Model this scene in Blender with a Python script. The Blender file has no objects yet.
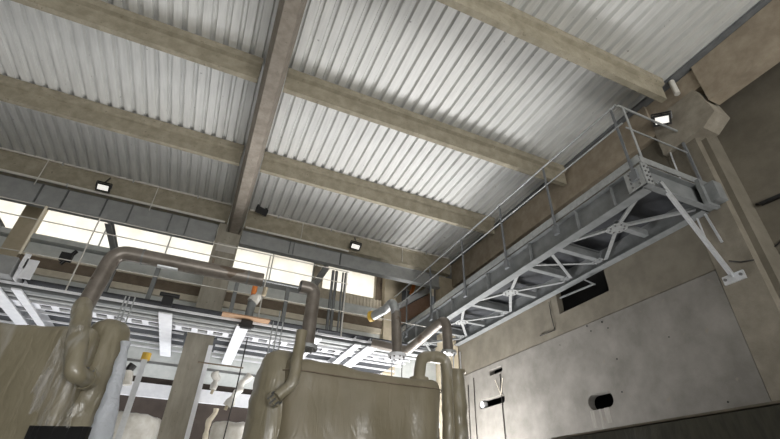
import bpy, bmesh, math, random
from mathutils import Vector, Matrix, noise
import numpy as np
random.seed(7)
PI = math.pi
S = bpy.context.scene
COL = S.collection
EYE = 1.6            # eye height above the floor; all heights below are measured from the eye

# ---------------------------------------------------------------- camera (solved from the vanishing lines)
CM = Matrix(((0.91734143, -0.39690131, 0.03088782),
             (0.24343827, 0.49787061, -0.83238372),
             (0.31499605, 0.77109935, 0.55333831)))     # rows: image right, image down, forward
F = 437.0

def ray(px, py):
    return CM.transposed() @ Vector(((px - 390) / F, (py - 219.5) / F, 1.0))

def at(px, py, x=None, y=None, z=None):
    d = ray(px, py)
    k = x / d.x if x is not None else y / d.y if y is not None else z / d.z
    return d * k

# ---------------------------------------------------------------- mesh builder
class MB:
    def __init__(self):
        self.v = []; self.f = []; self.s = []
    def add(self, vs, fs, smooth=False):
        n = len(self.v)
        self.v += [Vector(p) for p in vs]
        for f in fs:
            self.f.append([i + n for i in f]); self.s.append(smooth)
        return self
    def box(self, x0, x1, y0, y1, z0, z1):
        vs = [(x, y, z) for z in (z0, z1) for y in (y0, y1) for x in (x0, x1)]
        return self.add(vs, [(0, 2, 3, 1), (4, 5, 7, 6), (0, 1, 5, 4), (2, 6, 7, 3), (0, 4, 6, 2), (1, 3, 7, 5)])
    def bar(self, p, q, w, h, up=(0, 0, 1)):
        p = Vector(p); q = Vector(q); d = (q - p).normalized(); u = Vector(up)
        a = d.cross(u)
        if a.length < 1e-4: a = d.cross(Vector((0, 1, 0)))
        a.normalize(); b = a.cross(d).normalized()
        vs = [e + a * (sx * w / 2) + b * (sy * h / 2) for e in (p, q) for sx, sy in ((-1, -1), (1, -1), (1, 1), (-1, 1))]
        return self.add(vs, [(3, 2, 1, 0), (4, 5, 6, 7), (0, 1, 5, 4), (1, 2, 6, 5), (2, 3, 7, 6), (3, 0, 4, 7)])
    def prism(self, prof, fn, a, b):
        """profile (u,v) swept from a to b, fn(t,u,v) -> point"""
        n = len(prof)
        vs = [fn(a, u, v) for u, v in prof] + [fn(b, u, v) for u, v in prof]
        fs = [(i, (i + 1) % n, n + (i + 1) % n, n + i) for i in range(n)] + [tuple(range(n))[::-1], tuple(range(n, 2 * n))]
        return self.add(vs, fs)
    def ibeam(self, p, q, w, h, t=.012, tf=.016, chan=0):
        """I section (or channel when chan = +-1) from p to q; h is vertical; p,q on the bottom line centre"""
        p = Vector(p); q = Vector(q)
        up = Vector((0, 0, 1)); d = (q - p).normalized(); a = d.cross(up).normalized()
        def bx(u0, u1, v0, v1):
            vs = [e + a * u + up * v for e in (p, q) for u, v in ((u0, v0), (u1, v0), (u1, v1), (u0, v1))]
            self.add(vs, [(3, 2, 1, 0), (4, 5, 6, 7), (0, 1, 5, 4), (1, 2, 6, 5), (2, 3, 7, 6), (3, 0, 4, 7)])
        bx(-w / 2, w / 2, 0, tf); bx(-w / 2, w / 2, h - tf, h)
        c = chan * (w / 2 - t / 2)
        bx(c - t / 2, c + t / 2, tf, h - tf)
        return self
    def tube(self, pts, r, bend=0, seg=14, cap=True, jit=0, step=None, rs=None):
        pts = [Vector(p) for p in pts]
        path = [pts[0]]
        for i in range(1, len(pts) - 1):
            a, b, c = pts[i - 1], pts[i], pts[i + 1]
            d0 = (a - b).normalized(); d1 = (c - b).normalized()
            if bend > 0:
                ang = d0.angle(d1); L = min(bend / math.tan(max(ang / 2, .05)), (a - b).length * .49, (c - b).length * .49)
                s = b + d0 * L; e = b + d1 * L
                for k in range(9):
                    t = k / 8; path.append(s * (1 - t) ** 2 + b * 2 * t * (1 - t) + e * t * t)
            else: path.append(b)
        path.append(pts[-1])
        if step:
            q = [path[0]]
            for a, b in zip(path, path[1:]):
                n = max(1, int((b - a).length / step))
                q += [a.lerp(b, k / n) for k in range(1, n + 1)]
            path = q
        n = len(path); vs = []; fs = []
        t0 = (path[1] - path[0]).normalized()
        u = t0.orthogonal().normalized()
        tot = sum((path[i + 1] - path[i]).length for i in range(n - 1)); acc = 0
        for i, p in enumerate(path):
            t = (path[min(i + 1, n - 1)] - path[max(i - 1, 0)]).normalized()
            u = (u - t * u.dot(t)).normalized(); w = t.cross(u)
            if i: acc += (p - path[i - 1]).length
            rr = r if rs is None else rs(acc / tot)
            for k in range(seg):
                g = 2 * PI * k / seg; dd = u * math.cos(g) + w * math.sin(g); e = p + dd * rr
                if jit: e += dd * jit * noise.noise(e * 7)
                vs.append(e)
        for i in range(n - 1):
            for k in range(seg):
                fs.append((i * seg + k, i * seg + (k + 1) % seg, (i + 1) * seg + (k + 1) % seg, (i + 1) * seg + k))
        self.add(vs, fs, True)
        if cap:
            self.add(vs[:seg], [tuple(range(seg))[::-1]]); self.add(vs[-seg:], [tuple(range(seg))])
        return self
    def cyl(self, p, q, r, seg=14):
        return self.tube([p, q], r, seg=seg)
    def build(self, name, mat, parent=None, **props):
        me = bpy.data.meshes.new(name)
        me.from_pydata([(v.x, v.y, v.z + EYE) for v in self.v], [], self.f)
        me.polygons.foreach_set('use_smooth', self.s)
        bm = bmesh.new(); bm.from_mesh(me); bmesh.ops.recalc_face_normals(bm, faces=bm.faces); bm.to_mesh(me); bm.free()
        me.materials.append(mat)
        o = bpy.data.objects.new(name, me); COL.objects.link(o)
        if parent: o.parent = parent
        for k, v in props.items(): o[k] = v
        return o

def thing(name, label, category, group=None):
    o = bpy.data.objects.new(name, None); COL.objects.link(o)
    o.empty_display_size = .1
    o['label'] = label; o['category'] = category
    if group: o['group'] = group
    return o

def single(mb, name, mat, label, category, group=None):
    o = mb.build(name, mat); o['label'] = label; o['category'] = category
    if group: o['group'] = group
    return o

def struct(mb, name, mat, **k):
    return mb.build(name, mat, kind='structure', **k)

# ---------------------------------------------------------------- materials
def mat(name, c1, c2=None, rough=.7, metal=0, scale=6, bump=.0, bscale=40, detail=6, stretch=None, spots=None, spec=.5):
    m = bpy.data.materials.new(name); m.use_nodes = True
    N = m.node_tree.nodes; L = m.node_tree.links; b = N['Principled BSDF']
    b.inputs['Roughness'].default_value = rough; b.inputs['Metallic'].default_value = metal
    b.inputs['Specular IOR Level'].default_value = spec
    g = N.new('ShaderNodeNewGeometry')
    vec = g.outputs['Position']
    if stretch:
        mp = N.new('ShaderNodeMapping'); mp.inputs['Scale'].default_value = stretch
        L.new(vec, mp.inputs['Vector']); vec = mp.outputs['Vector']
    if c2 is None: b.inputs['Base Color'].default_value = (*c1, 1)
    else:
        n = N.new('ShaderNodeTexNoise'); n.inputs['Scale'].default_value = scale; n.inputs['Detail'].default_value = detail
        n.inputs['Roughness'].default_value = .62
        L.new(vec, n.inputs['Vector'])
        r = N.new('ShaderNodeValToRGB'); r.color_ramp.elements[0].position = .36; r.color_ramp.elements[1].position = .66
        r.color_ramp.elements[0].color = (*c1, 1); r.color_ramp.elements[1].color = (*c2, 1)
        L.new(n.outputs['Fac'], r.inputs['Fac']); out = r.outputs['Color']
        if spots:
            n3 = N.new('ShaderNodeTexNoise'); n3.inputs['Scale'].default_value = spots[1]; n3.inputs['Detail'].default_value = 2
            L.new(g.outputs['Position'], n3.inputs['Vector'])
            r3 = N.new('ShaderNodeValToRGB'); r3.color_ramp.elements[0].position = spots[2]; r3.color_ramp.elements[1].position = spots[2] + .05
            r3.color_ramp.elements[0].color = (0, 0, 0, 1); r3.color_ramp.elements[1].color = (1, 1, 1, 1)
            L.new(n3.outputs['Fac'], r3.inputs['Fac'])
            mx = N.new('ShaderNodeMixRGB'); L.new(r3.outputs['Color'], mx.inputs['Fac'])
            L.new(out, mx.inputs['Color1']); mx.inputs['Color2'].default_value = (*spots[0], 1); out = mx.outputs['Color']
        L.new(out, b.inputs['Base Color'])
    if bump:
        n2 = N.new('ShaderNodeTexNoise'); n2.inputs['Scale'].default_value = bscale; n2.inputs['Detail'].default_value = 8
        L.new(vec, n2.inputs['Vector'])
        bp = N.new('ShaderNodeBump'); bp.inputs['Strength'].default_value = bump; bp.inputs['Distance'].default_value = .02
        L.new(n2.outputs['Fac'], bp.inputs['Height']); L.new(bp.outputs['Normal'], b.inputs['Normal'])
    return m

M = {}
M['roof'] = mat('galvanised_roof_sheet', (.60, .605, .595), (.71, .715, .70), rough=.5, metal=.1, scale=3, stretch=(6, .5, 1), bump=.05, spots=((.30, .30, .30), 9, .74))
M['concrete'] = mat('beam_concrete', (.26, .235, .175), (.37, .335, .26), rough=.85, scale=5, bump=.25, spots=((.22, .19, .14), 14, .68))
M['girder'] = mat('girder_concrete', (.255, .225, .19), (.355, .315, .27), rough=.85, scale=7, bump=.3, spots=((.20, .17, .14), 18, .68))
M['wallbeam'] = mat('brown_edge_beam_concrete', (.30, .25, .19), (.41, .35, .27), rough=.85, scale=4, bump=.2)
M['wall'] = mat('panel_concrete', (.145, .137, .122), (.225, .213, .194), rough=.8, scale=1.6, bump=.15, detail=9, spots=((.20, .18, .15), 6, .70))
M['wall2'] = mat('upper_panel_concrete', (.135, .121, .094), (.19, .172, .137), rough=.85, scale=2.2, bump=.15, detail=9)
M['wallcol'] = mat('wall_column_concrete', (.165, .147, .115), (.235, .212, .17), rough=.85, scale=3, bump=.2, detail=9)
M['column'] = mat('column_concrete', (.27, .25, .205), (.36, .335, .28), rough=.8, scale=3.5, bump=.2, stretch=(2, 2, .5), spots=((.2, .18, .15), 16, .7))
M['patch'] = mat('pale_patch', (.42, .40, .36), (.48, .46, .43), rough=.9)
M['steelbeam'] = mat('light_grey_painted_beam', (.30, .31, .31), (.36, .37, .37), rough=.5, scale=5)
M['steel'] = mat('grey_painted_steel', (.17, .18, .182), (.225, .235, .24), rough=.5, scale=5, spec=.4)
M['steeldk'] = mat('dark_grey_steel', (.13, .14, .15), (.18, .19, .20), rough=.5, scale=5)
M['galv'] = mat('galvanised_steel', (.33, .345, .35), (.43, .445, .45), rough=.38, metal=.35, scale=14)
M['bright'] = mat('bright_galvanised_steel', (.60, .62, .65), (.70, .72, .75), rough=.3, metal=.5, scale=14)
M['white'] = mat('white_painted_steel', (.72, .73, .77), (.82, .83, .86), rough=.45, scale=6)
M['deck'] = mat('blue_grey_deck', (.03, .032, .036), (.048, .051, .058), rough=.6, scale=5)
M['bolt'] = mat('dull_bolt_steel', (.20, .20, .20), rough=.45, metal=.6)
M['pipe'] = mat('brushed_grey_pipe', (.15, .13, .11), (.225, .20, .175), rough=.36, metal=.3, scale=5, spots=((.13, .10, .075), 5, .66))
M['black'] = mat('black_plastic', (.012, .012, .013), rough=.4)
M['cable'] = mat('black_cable', (.02, .018, .016), rough=.6)
M['conduit'] = mat('pale_grey_conduit', (.58, .56, .52), (.66, .64, .6), rough=.5)
M['wrap'] = mat('film_over_beige_tank', (.235, .205, .14), (.30, .265, .19), rough=.27, scale=2.2, bump=.55, bscale=5, stretch=(1.2, 1.2, .35), spots=((.44, .42, .37), 1.5, .64), spec=.7)
M['wrap2'] = mat('film_over_white_tank', (.62, .60, .55), (.78, .77, .74), rough=.25, scale=6, bump=.6, bscale=9)
M['film'] = mat('loose_backlit_film', (.55, .53, .50), (.72, .71, .70), rough=.2, scale=8, bump=.6, bscale=14)
M['cover'] = mat('beige_tarpaulin', (.235, .205, .14), (.285, .25, .175), rough=.5, scale=3, bump=.3, bscale=4)
M['tarp'] = mat('dark_green_tarpaulin', (.025, .024, .018), (.05, .048, .035), rough=.5, scale=5, bump=.8, bscale=5, stretch=(1, 3, .8))
M['tarpedge'] = mat('brown_hem', (.09, .078, .055), (.13, .11, .08), rough=.8, scale=8)
M['tan'] = mat('tan_cladding', (.46, .40, .29), (.55, .48, .36), rough=.8, scale=4)
M['cream'] = mat('cream_trim', (.62, .56, .45), (.72, .66, .54), rough=.7, scale=8)
M['brown'] = mat('brown_beam', (.16, .125, .09), (.22, .175, .13), rough=.8, scale=5)
M['darkbrown'] = mat('dark_brown_wall', (.045, .034, .028), (.065, .05, .042), rough=.85, scale=3)
M['ledge'] = mat('pale_ledge', (.56, .59, .58), (.66, .68, .67), rough=.6, scale=5)
M['grey'] = mat('grey_cladding', (.22, .225, .225), (.29, .295, .295), rough=.6, scale=4)
M['wood'] = mat('raw_board', (.36, .22, .13), (.46, .30, .19), rough=.75, scale=14, stretch=(.5, 3, 3))
M['yellow'] = mat('yellow_cap', (.62, .40, .06), rough=.45)
M['orange'] = mat('orange_plastic', (.70, .22, .05), rough=.45)
M['rust'] = mat('rusty_red_panel', (.32, .19, .13), (.40, .26, .19), rough=.8, scale=6)
M['head'] = mat('column_head_concrete', (.24, .215, .175), (.34, .31, .255), rough=.85, scale=4, bump=.25)
M['streak'] = mat('lime_streak', (.20, .19, .17), (.27, .257, .235), rough=.9, scale=12, stretch=(1, 6, .4))
M['void_black'] = mat('painted_void_black', (.02, .02, .02), rough=.9)  # black standing in for the shade inside openings
M['floor'] = mat('floor_concrete', (.42, .41, .39), (.50, .49, .46), rough=.6, scale=2)

# translucent sheeting in the window openings: daylight comes through it
m = bpy.data.materials.new('translucent_sheeting'); m.use_nodes = True
N = m.node_tree.nodes; L = m.node_tree.links; N.remove(N['Principled BSDF'])
g = N.new('ShaderNodeNewGeometry'); n = N.new('ShaderNodeTexNoise'); n.inputs['Scale'].default_value = 2.4; n.inputs['Detail'].default_value = 5
L.new(g.outputs['Position'], n.inputs['Vector'])
r = N.new('ShaderNodeValToRGB'); r.color_ramp.elements[0].position = .35; r.color_ramp.elements[1].position = .6
r.color_ramp.elements[0].color = (.94, .90, .82, 1); r.color_ramp.elements[1].color = (.97, .95, .90, 1)
L.new(n.outputs['Fac'], r.inputs['Fac'])
t = N.new('ShaderNodeBsdfTranslucent'); d = N.new('ShaderNodeBsdfDiffuse'); mx = N.new('ShaderNodeMixShader'); mx.inputs[0].default_value = .12
L.new(r.outputs['Color'], t.inputs['Color']); L.new(r.outputs['Color'], d.inputs['Color'])
L.new(t.outputs[0], mx.inputs[1]); L.new(d.outputs[0], mx.inputs[2]); L.new(mx.outputs[0], N['Material Output'].inputs['Surface'])
M['pane'] = m

def film_over(name, c1, c2, milk, milk_pos, rough):
    """beige surface seen under crinkled clear film: milky folds and sharp creases"""
    m = bpy.data.materials.new(name); m.use_nodes = True
    N = m.node_tree.nodes; L = m.node_tree.links; b = N['Principled BSDF']
    g = N.new('ShaderNodeNewGeometry')
    n = N.new('ShaderNodeTexNoise'); n.inputs['Scale'].default_value = 2; n.inputs['Detail'].default_value = 5
    L.new(g.outputs['Position'], n.inputs['Vector'])
    r = N.new('ShaderNodeValToRGB'); r.color_ramp.elements[0].position = .35; r.color_ramp.elements[1].position = .65
    r.color_ramp.elements[0].color = (*c1, 1); r.color_ramp.elements[1].color = (*c2, 1); L.new(n.outputs['Fac'], r.inputs['Fac'])
    mp = N.new('ShaderNodeMapping'); mp.inputs['Rotation'].default_value = (.5, .6, .4); mp.inputs['Scale'].default_value = (3.2, 1.0, .8)
    L.new(g.outputs['Position'], mp.inputs['Vector'])
    n2 = N.new('ShaderNodeTexNoise'); n2.inputs['Scale'].default_value = 1.5; n2.inputs['Detail'].default_value = 4; n2.inputs['Distortion'].default_value = .8
    L.new(mp.outputs['Vector'], n2.inputs['Vector'])
    r2 = N.new('ShaderNodeValToRGB'); r2.color_ramp.elements[0].position = milk_pos; r2.color_ramp.elements[1].position = milk_pos + .22
    r2.color_ramp.elements[0].color = (0, 0, 0, 1); r2.color_ramp.elements[1].color = (.75, .75, .75, 1); L.new(n2.outputs['Fac'], r2.inputs['Fac'])
    mx = N.new('ShaderNodeMixRGB'); L.new(r2.outputs['Color'], mx.inputs['Fac']); L.new(r.outputs['Color'], mx.inputs['Color1']); mx.inputs['Color2'].default_value = (*milk, 1)
    L.new(mx.outputs['Color'], b.inputs['Base Color']); b.inputs['Roughness'].default_value = rough
    v = N.new('ShaderNodeTexVoronoi'); v.feature = 'DISTANCE_TO_EDGE'; v.inputs['Scale'].default_value = 2.6
    n3 = N.new('ShaderNodeTexNoise'); n3.inputs['Scale'].default_value = 3; L.new(g.outputs['Position'], n3.inputs['Vector'])
    ad = N.new('ShaderNodeMixRGB'); ad.inputs['Fac'].default_value = .35; L.new(mp.outputs['Vector'], ad.inputs['Color1']); L.new(n3.outputs['Color'], ad.inputs['Color2'])
    L.new(ad.outputs['Color'], v.inputs['Vector'])
    n4 = N.new('ShaderNodeTexNoise'); n4.inputs['Scale'].default_value = 2.6; n4.inputs['Detail'].default_value = 6; n4.inputs['Distortion'].default_value = 1.5; L.new(mp.outputs['Vector'], n4.inputs['Vector'])
    ma = N.new('ShaderNodeMath'); ma.operation = 'MULTIPLY_ADD'; ma.inputs[1].default_value = .5; L.new(n4.outputs['Fac'], ma.inputs[0])
    mn = N.new('ShaderNodeMath'); mn.operation = 'MINIMUM'; mn.inputs[1].default_value = .12; L.new(v.outputs['Distance'], mn.inputs[0])
    L.new(mn.outputs[0], ma.inputs[2])
    bp = N.new('ShaderNodeBump'); bp.inputs['Strength'].default_value = .5; bp.inputs['Distance'].default_value = .05
    L.new(ma.outputs[0], bp.inputs['Height']); L.new(bp.outputs['Normal'], b.inputs['Normal'])
    b.inputs['Coat Weight'].default_value = .5; b.inputs['Coat Roughness'].default_value = .12; L.new(bp.outputs['Normal'], b.inputs['Coat Normal'])
    return m
M['wrap'] = film_over('film_over_beige_tank', (.21, .185, .125), (.27, .24, .17), (.46, .45, .43), .56, .35)
M['cover'] = film_over('beige_tarpaulin', (.175, .15, .095), (.215, .185, .125), (.26, .23, .165), .60, .5)
for n_ in M['cover'].node_tree.nodes:
    if n_.type == 'BUMP': n_.inputs['Strength'].default_value = .22
m = bpy.data.materials.new('loose_backlit_film'); m.use_nodes = True
N = m.node_tree.nodes; L = m.node_tree.links; b = N['Principled BSDF']
b.inputs['Base Color'].default_value = (.80, .83, .88, 1); b.inputs['Roughness'].default_value = .25  # backlight along the wrap edge is put into this pale bluish colour
t_ = N.new('ShaderNodeBsdfTranslucent'); t_.inputs['Color'].default_value = (.85, .88, .94, 1)
n_ = N.new('ShaderNodeTexNoise'); n_.inputs['Scale'].default_value = 6; n_.inputs['Detail'].default_value = 5; n_.inputs['Distortion'].default_value = 2
g_ = N.new('ShaderNodeNewGeometry'); L.new(g_.outputs['Position'], n_.inputs['Vector'])
bp = N.new('ShaderNodeBump'); bp.inputs['Strength'].default_value = .8; bp.inputs['Distance'].default_value = .05
L.new(n_.outputs['Fac'], bp.inputs['Height']); L.new(bp.outputs['Normal'], b.inputs['Normal']); L.new(bp.outputs['Normal'], t_.inputs['Normal'])
mx = N.new('ShaderNodeMixShader'); mx.inputs[0].default_value = .5; L.new(b.outputs[0], mx.inputs[1]); L.new(t_.outputs[0], mx.inputs[2]); L.new(mx.outputs[0], N['Material Output'].inputs['Surface'])
M['film'] = m
m = bpy.data.materials.new('thin_draped_film'); m.use_nodes = True
N = m.node_tree.nodes; L = m.node_tree.links; b = N['Principled BSDF']
b.inputs['Base Color'].default_value = (.62, .60, .57, 1); b.inputs['Roughness'].default_value = .22
g_ = N.new('ShaderNodeNewGeometry'); n_ = N.new('ShaderNodeTexNoise'); n_.inputs['Scale'].default_value = 3; n_.inputs['Detail'].default_value = 6; n_.inputs['Distortion'].default_value = 1.5
mp_ = N.new('ShaderNodeMapping'); mp_.inputs['Rotation'].default_value = (0, .7, 0); mp_.inputs['Scale'].default_value = (4, 1, 1)
L.new(g_.outputs['Position'], mp_.inputs['Vector']); L.new(mp_.outputs['Vector'], n_.inputs['Vector'])
r_ = N.new('ShaderNodeValToRGB'); r_.color_ramp.elements[0].position = .38; r_.color_ramp.elements[1].position = .72
r_.color_ramp.elements[0].color = (.04, .04, .04, 1); r_.color_ramp.elements[1].color = (.55, .55, .55, 1); L.new(n_.outputs['Fac'], r_.inputs['Fac'])  # streaky white mix stands in for glare on the film
tr = N.new('ShaderNodeBsdfTransparent'); mx = N.new('ShaderNodeMixShader'); L.new(r_.outputs['Color'], mx.inputs[0]); L.new(tr.outputs[0], mx.inputs[1]); L.new(b.outputs[0], mx.inputs[2])
L.new(mx.outputs[0], N['Material Output'].inputs['Surface'])
M['drape'] = m
# lit face of an LED floodlight
m = bpy.data.materials.new('lit_lamp_face'); m.use_nodes = True
b = m.node_tree.nodes['Principled BSDF']; b.inputs['Base Color'].default_value = (.8, .8, .78, 1)
b.inputs['Emission Color'].default_value = (1, .97, .9, 1); b.inputs['Emission Strength'].default_value = .6
M['lamp'] = m

# ================================================================ SETTING
struct(MB().box(-30, 20, -25, 30, -1.75, -1.6), 'floor', M['floor'])

# corrugated roof: trapezoidal sheet running away from the viewer
ROOFZ = 7.0
def roof_sheet(x0, x1, y0, y1):
    mb = MB(); p = .235; d = .075
    prof = []; x = x0
    while x < x1:
        for u, w in ((0, 0), (.128, 0), (.152, d), (.203, d), (.228, 0)):
            if x + u <= x1: prof.append((x + u, ROOFZ + w))
        x += p
    n = len(prof)
    ys = (y0, (y0 + y1) / 2, y1)
    vs = [(a, y, b) for y in ys for a, b in prof] + [(a, y, ROOFZ + .12) for y in ys for a in (x0, x1)]
    fs = [(k * n + i, k * n + i + 1, (k + 1) * n + i + 1, (k + 1) * n + i) for k in range(2) for i in range(n - 1)]
    q = 3 * n
    fs += [(q, q + 1, q + 3, q + 2), (q + 2, q + 3, q + 5, q + 4)]
    mb.add(vs, fs)
    return mb
struct(roof_sheet(-15.3, 7.75, -8, 13.6), 'ceiling', M['roof'])

# right wall: inner panels flush with the wall column, outer skin behind (coloured black behind the openings to imitate cavity shade)
def cutter(y0, y1, z0, z1, rnd):
    prof = []
    rnd = min(rnd, (z1 - z0) / 2 - 1e-3, (y1 - y0) / 2 - 1e-3)
    for cy, cz, a0 in ((y1 - rnd, z1 - rnd, 0), (y0 + rnd, z1 - rnd, 90), (y0 + rnd, z0 + rnd, 180), (y1 - rnd, z0 + rnd, 270)):
        for k in range(5):
            a = math.radians(a0 + k * 22.5); prof.append((cy + rnd * math.cos(a), cz + rnd * math.sin(a)))
    return MB().prism(prof, lambda t, u, v: (t, u, v), 6.9, 7.4).build('cutter', M['wall'])
def cut(o, cs):
    for c in cs:
        md = o.modifiers.new('b', 'BOOLEAN'); md.object = c; md.operation = 'DIFFERENCE'; md.solver = 'EXACT'
    dg = bpy.context.evaluated_depsgraph_get(); dg.update()
    me = bpy.data.meshes.new_from_object(o.evaluated_get(dg)); o.modifiers.clear(); o.data = me
    for c in cs:
        cm = c.data; bpy.data.objects.remove(c); bpy.data.meshes.remove(cm)
wl = struct(MB().box(7.0, 7.16, 3.64, 11.35, -1.6, 3.272), 'wall_right', M['wall'])
slots = [cutter(6.12, 6.72, 1.68, 1.95, .13), cutter(9.30, 10.40, 2.27, 2.47, .06), cutter(9.27, 9.83, 3.00, 3.15, .05)]
cut(wl, slots)
wu = struct(MB().box(7.012, 7.16, 3.64, 11.35, 3.284, 6.2), 'wall_right_upper', M['wall2'])
cut(wu, [cutter(5.62, 7.02, 3.73, 4.75, .02)])
struct(MB().box(7.56, 7.75, -8, 3.5, -1.6, 7.05), 'wall_right_outer', M['wall2'])
struct(MB().box(7.56, 7.75, 3.5, 11.35, -1.6, 7.05), 'wall_right_void_back', M['void_black'])  # outer skin coloured black so the openings read as deep shade
struct(MB().box(-15.3, -15.05, -8, 13.4, -1.6, 7.1), 'wall_left', M['wall2'])
struct(MB().box(-15, 7.6, -8.2, -8.0, 2.6, 7.1).box(6.6, 7.55, -8.2, -8.0, -1.6, 2.6).box(-15, -9, -8.2, -8.0, -1.6, 2.6), 'wall_front', M['wall2'])
struct(MB().box(7.165, 7.56, 11.2, 11.35, -1.6, 7.0).box(7.16, 7.555, 3.0, 3.5, -1.6, 6.5), 'wall_right_return', M['wall2'])

# far wall of the side aisle: bands of cladding under the windows
YB = 13.2
def band(n, z0, z1, m, x0=-13, x1=7.6, y=YB, d=.06):
    return struct(MB().box(x0, x1, y - d, y + .12, z0, z1), 'trim_%d' % n, m)
struct(MB().box(-13, 7.6, YB + .02, YB + .14, -1.6, 2.18), 'wall_back', M['darkbrown'])
band(1, 2.18, 2.50, M['white'], d=.10)
band(2, 2.50, 2.66, M['darkbrown'], d=.0)
band(3, 2.66, 2.98, M['ledge'], d=.08)
band(4, 2.98, 3.06, M['grey'], d=.02)
band(5, 3.06, 4.80, M['ledge'], d=.05)
band(6, 4.80, 4.97, M['cream'], d=.16)
band(7, 4.97, 5.235, M['brown'], d=.20)
band(8, 5.235, 5.30, M['cream'], d=.24)
band(9, 5.30, 5.66, M['ledge'], d=.12)
band(10, 5.66, 5.86, M['grey'], x1=2.7, d=.05)
# yellowish ribbed strip under the framed window
mb = MB(); x = 2.7
while x < 7.4:
    mb.box(x, x + .07, YB - .07, YB, 5.66, 6.0); x += .12
mb.box(2.7, 7.6, YB - .03, YB + .12, 5.66, 6.0)
struct(mb, 'trim_11', M['cream'])
band(12, 5.70, 5.85, M['ledge'], x1=-2.0, d=.28)

def window(n, x0, x1, z0, z1, nx, fw=.05, fm='galv', rows=1):
    fr = MB()
    fr.box(x0, x1, YB, YB + .08, z1 - fw, z1).box(x0, x1, YB, YB + .08, z0, z0 + fw)
    fr.box(x0, x0 + fw, YB, YB + .08, z0 + fw, z1 - fw).box(x1 - fw, x1, YB, YB + .08, z0 + fw, z1 - fw)
    for k in range(1, nx):
        x = x0 + (x1 - x0) * k / nx
        fr.box(x - .012, x + .012, YB, YB + .08, z0 + fw, z1 - fw)
    o = struct(fr, 'window_%d' % n, M[fm])
    MB().box(x0 + fw, x1 - fw, YB + .045, YB + .05, z0 + fw, z1 - fw).build('pane', M['pane'], o)
window(1, -13.0, -5.2, 5.86, 6.98, 3)
window(2, -5.2, -.1, 5.86, 6.98, 3)
window(3, -.1, 2.72, 5.92, 6.98, 2)
window(4, 2.98, 4.96, 6.0, 6.98, 1, .06, 'tan')
struct(MB().box(2.72, 2.98, YB - .04, YB + .12, 6.0, 6.98), 'trim_13', M['cream'])
struct(MB().box(4.96, 5.7, YB - .02, YB + .12, 6.0, 6.98), 'trim_14', M['brown'])
struct(MB().box(5.62, 5.95, YB, YB + .12, 6.0, 6.98).box(5.95, 7.6, YB, YB + .12, 6.62, 6.98), 'wall_back_corner', M['tan'])
struct(MB().box(5.95, 7.6, YB + .02, YB + .12, 6.0, 6.62), 'trim_16', M['steeldk'])
struct(MB().box(-13, 7.6, YB, YB + .15, 6.98, 7.06), 'trim_15', M['grey'])

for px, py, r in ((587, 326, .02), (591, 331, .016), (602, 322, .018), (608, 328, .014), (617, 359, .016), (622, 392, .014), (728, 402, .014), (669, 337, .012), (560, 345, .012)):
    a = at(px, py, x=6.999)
    MB().cyl((6.995, a.y, a.z), (7.004, a.y, a.z), r, 8).build('anchor_hole', M['void_black'], wl)
for px, w, h in ((592, .10, .30), (600, .05, .34), (607, .12, .26)):
    a = at(px, 411, x=6.999)
    MB().box(6.9985, 7.002, a.y - w / 2, a.y + w / 2, 1.685 - h, 1.685).build('lime_streak', M['streak'], wl)
# ================================================================ CONCRETE FRAME
def purlin(x0, x1, yc, zb, name, label, group, hb=.055):
    pf = [(yc - hb, zb), (yc + hb, zb), (yc + hb + .008, 6.815), (yc + .13, 6.845), (yc + .135, 6.995), (yc - .135, 6.995), (yc - .13, 6.845), (yc - hb - .008, 6.815)]
    mb = MB()
    n = 1
    mb.prism(pf, lambda t, u, v: (t, u, v), x0, x1)
    o = single(mb, name, M['concrete'], label, 'beam', group)
    return o
GP = 'precast concrete purlins under the roof'
XL, XR = -.325, .15
purlin(XR, 6.72, 3.15, 6.5, 'concrete_purlin', 'precast concrete purlin ending at the big column head above the catwalk corner', GP)
purlin(XR, 6.85, 5.91, 6.5, 'concrete_purlin', 'precast concrete purlin crossing the middle of the roof from girder to catwalk side', GP)
purlin(XR, 6.62, 8.50, 6.5, 'concrete_purlin', 'precast concrete purlin on the catwalk side, next before the lamp-lit back beam', GP)
purlin(-14.9, XL, 5.91, 6.5, 'concrete_purlin', 'precast concrete purlin at the top left corner, over the ribbed sheets', GP)
purlin(-14.9, XL, 8.50, 6.5, 'concrete_purlin', 'precast concrete purlin left of the girder, between the corner purlin and back beam', GP)
purlin(-14.9, XL, 3.15, 6.5, 'concrete_purlin', 'precast concrete purlin left of the girder, out beyond the corner purlin', GP)
GB = 'deep concrete beams along the window side'
def backbeam(x0, x1, label):
    pf = [(11.05, 6.42), (11.25, 6.42), (11.25, 6.995), (11.02, 6.995), (11.02, 6.93), (11.05, 6.90)]
    return single(MB().prism(pf, lambda t, u, v: (t, u, v), x0, x1), 'back_beam', M['concrete'], label, 'beam', GB)
backbeam(XR + .01, 6.70, 'dim concrete back beam between the main column and the catwalk side wall')
backbeam(-14.9, -.30, 'dim concrete back beam left of the main column, carrying two conduits')
gx = -.067
pf = [(gx - .105, 6.17), (gx + .105, 6.17), (gx + .115, 6.18), (gx + .2, 6.56), (gx + .2, 6.99), (gx - .2, 6.99), (gx - .2, 6.56), (gx - .115, 6.18)]
single(MB().prism(pf, lambda t, u, v: (u, t, v), -8, 11.34), 'roof_girder', M['girder'], 'large concrete girder running under the roof to the main column', 'beam')

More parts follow.
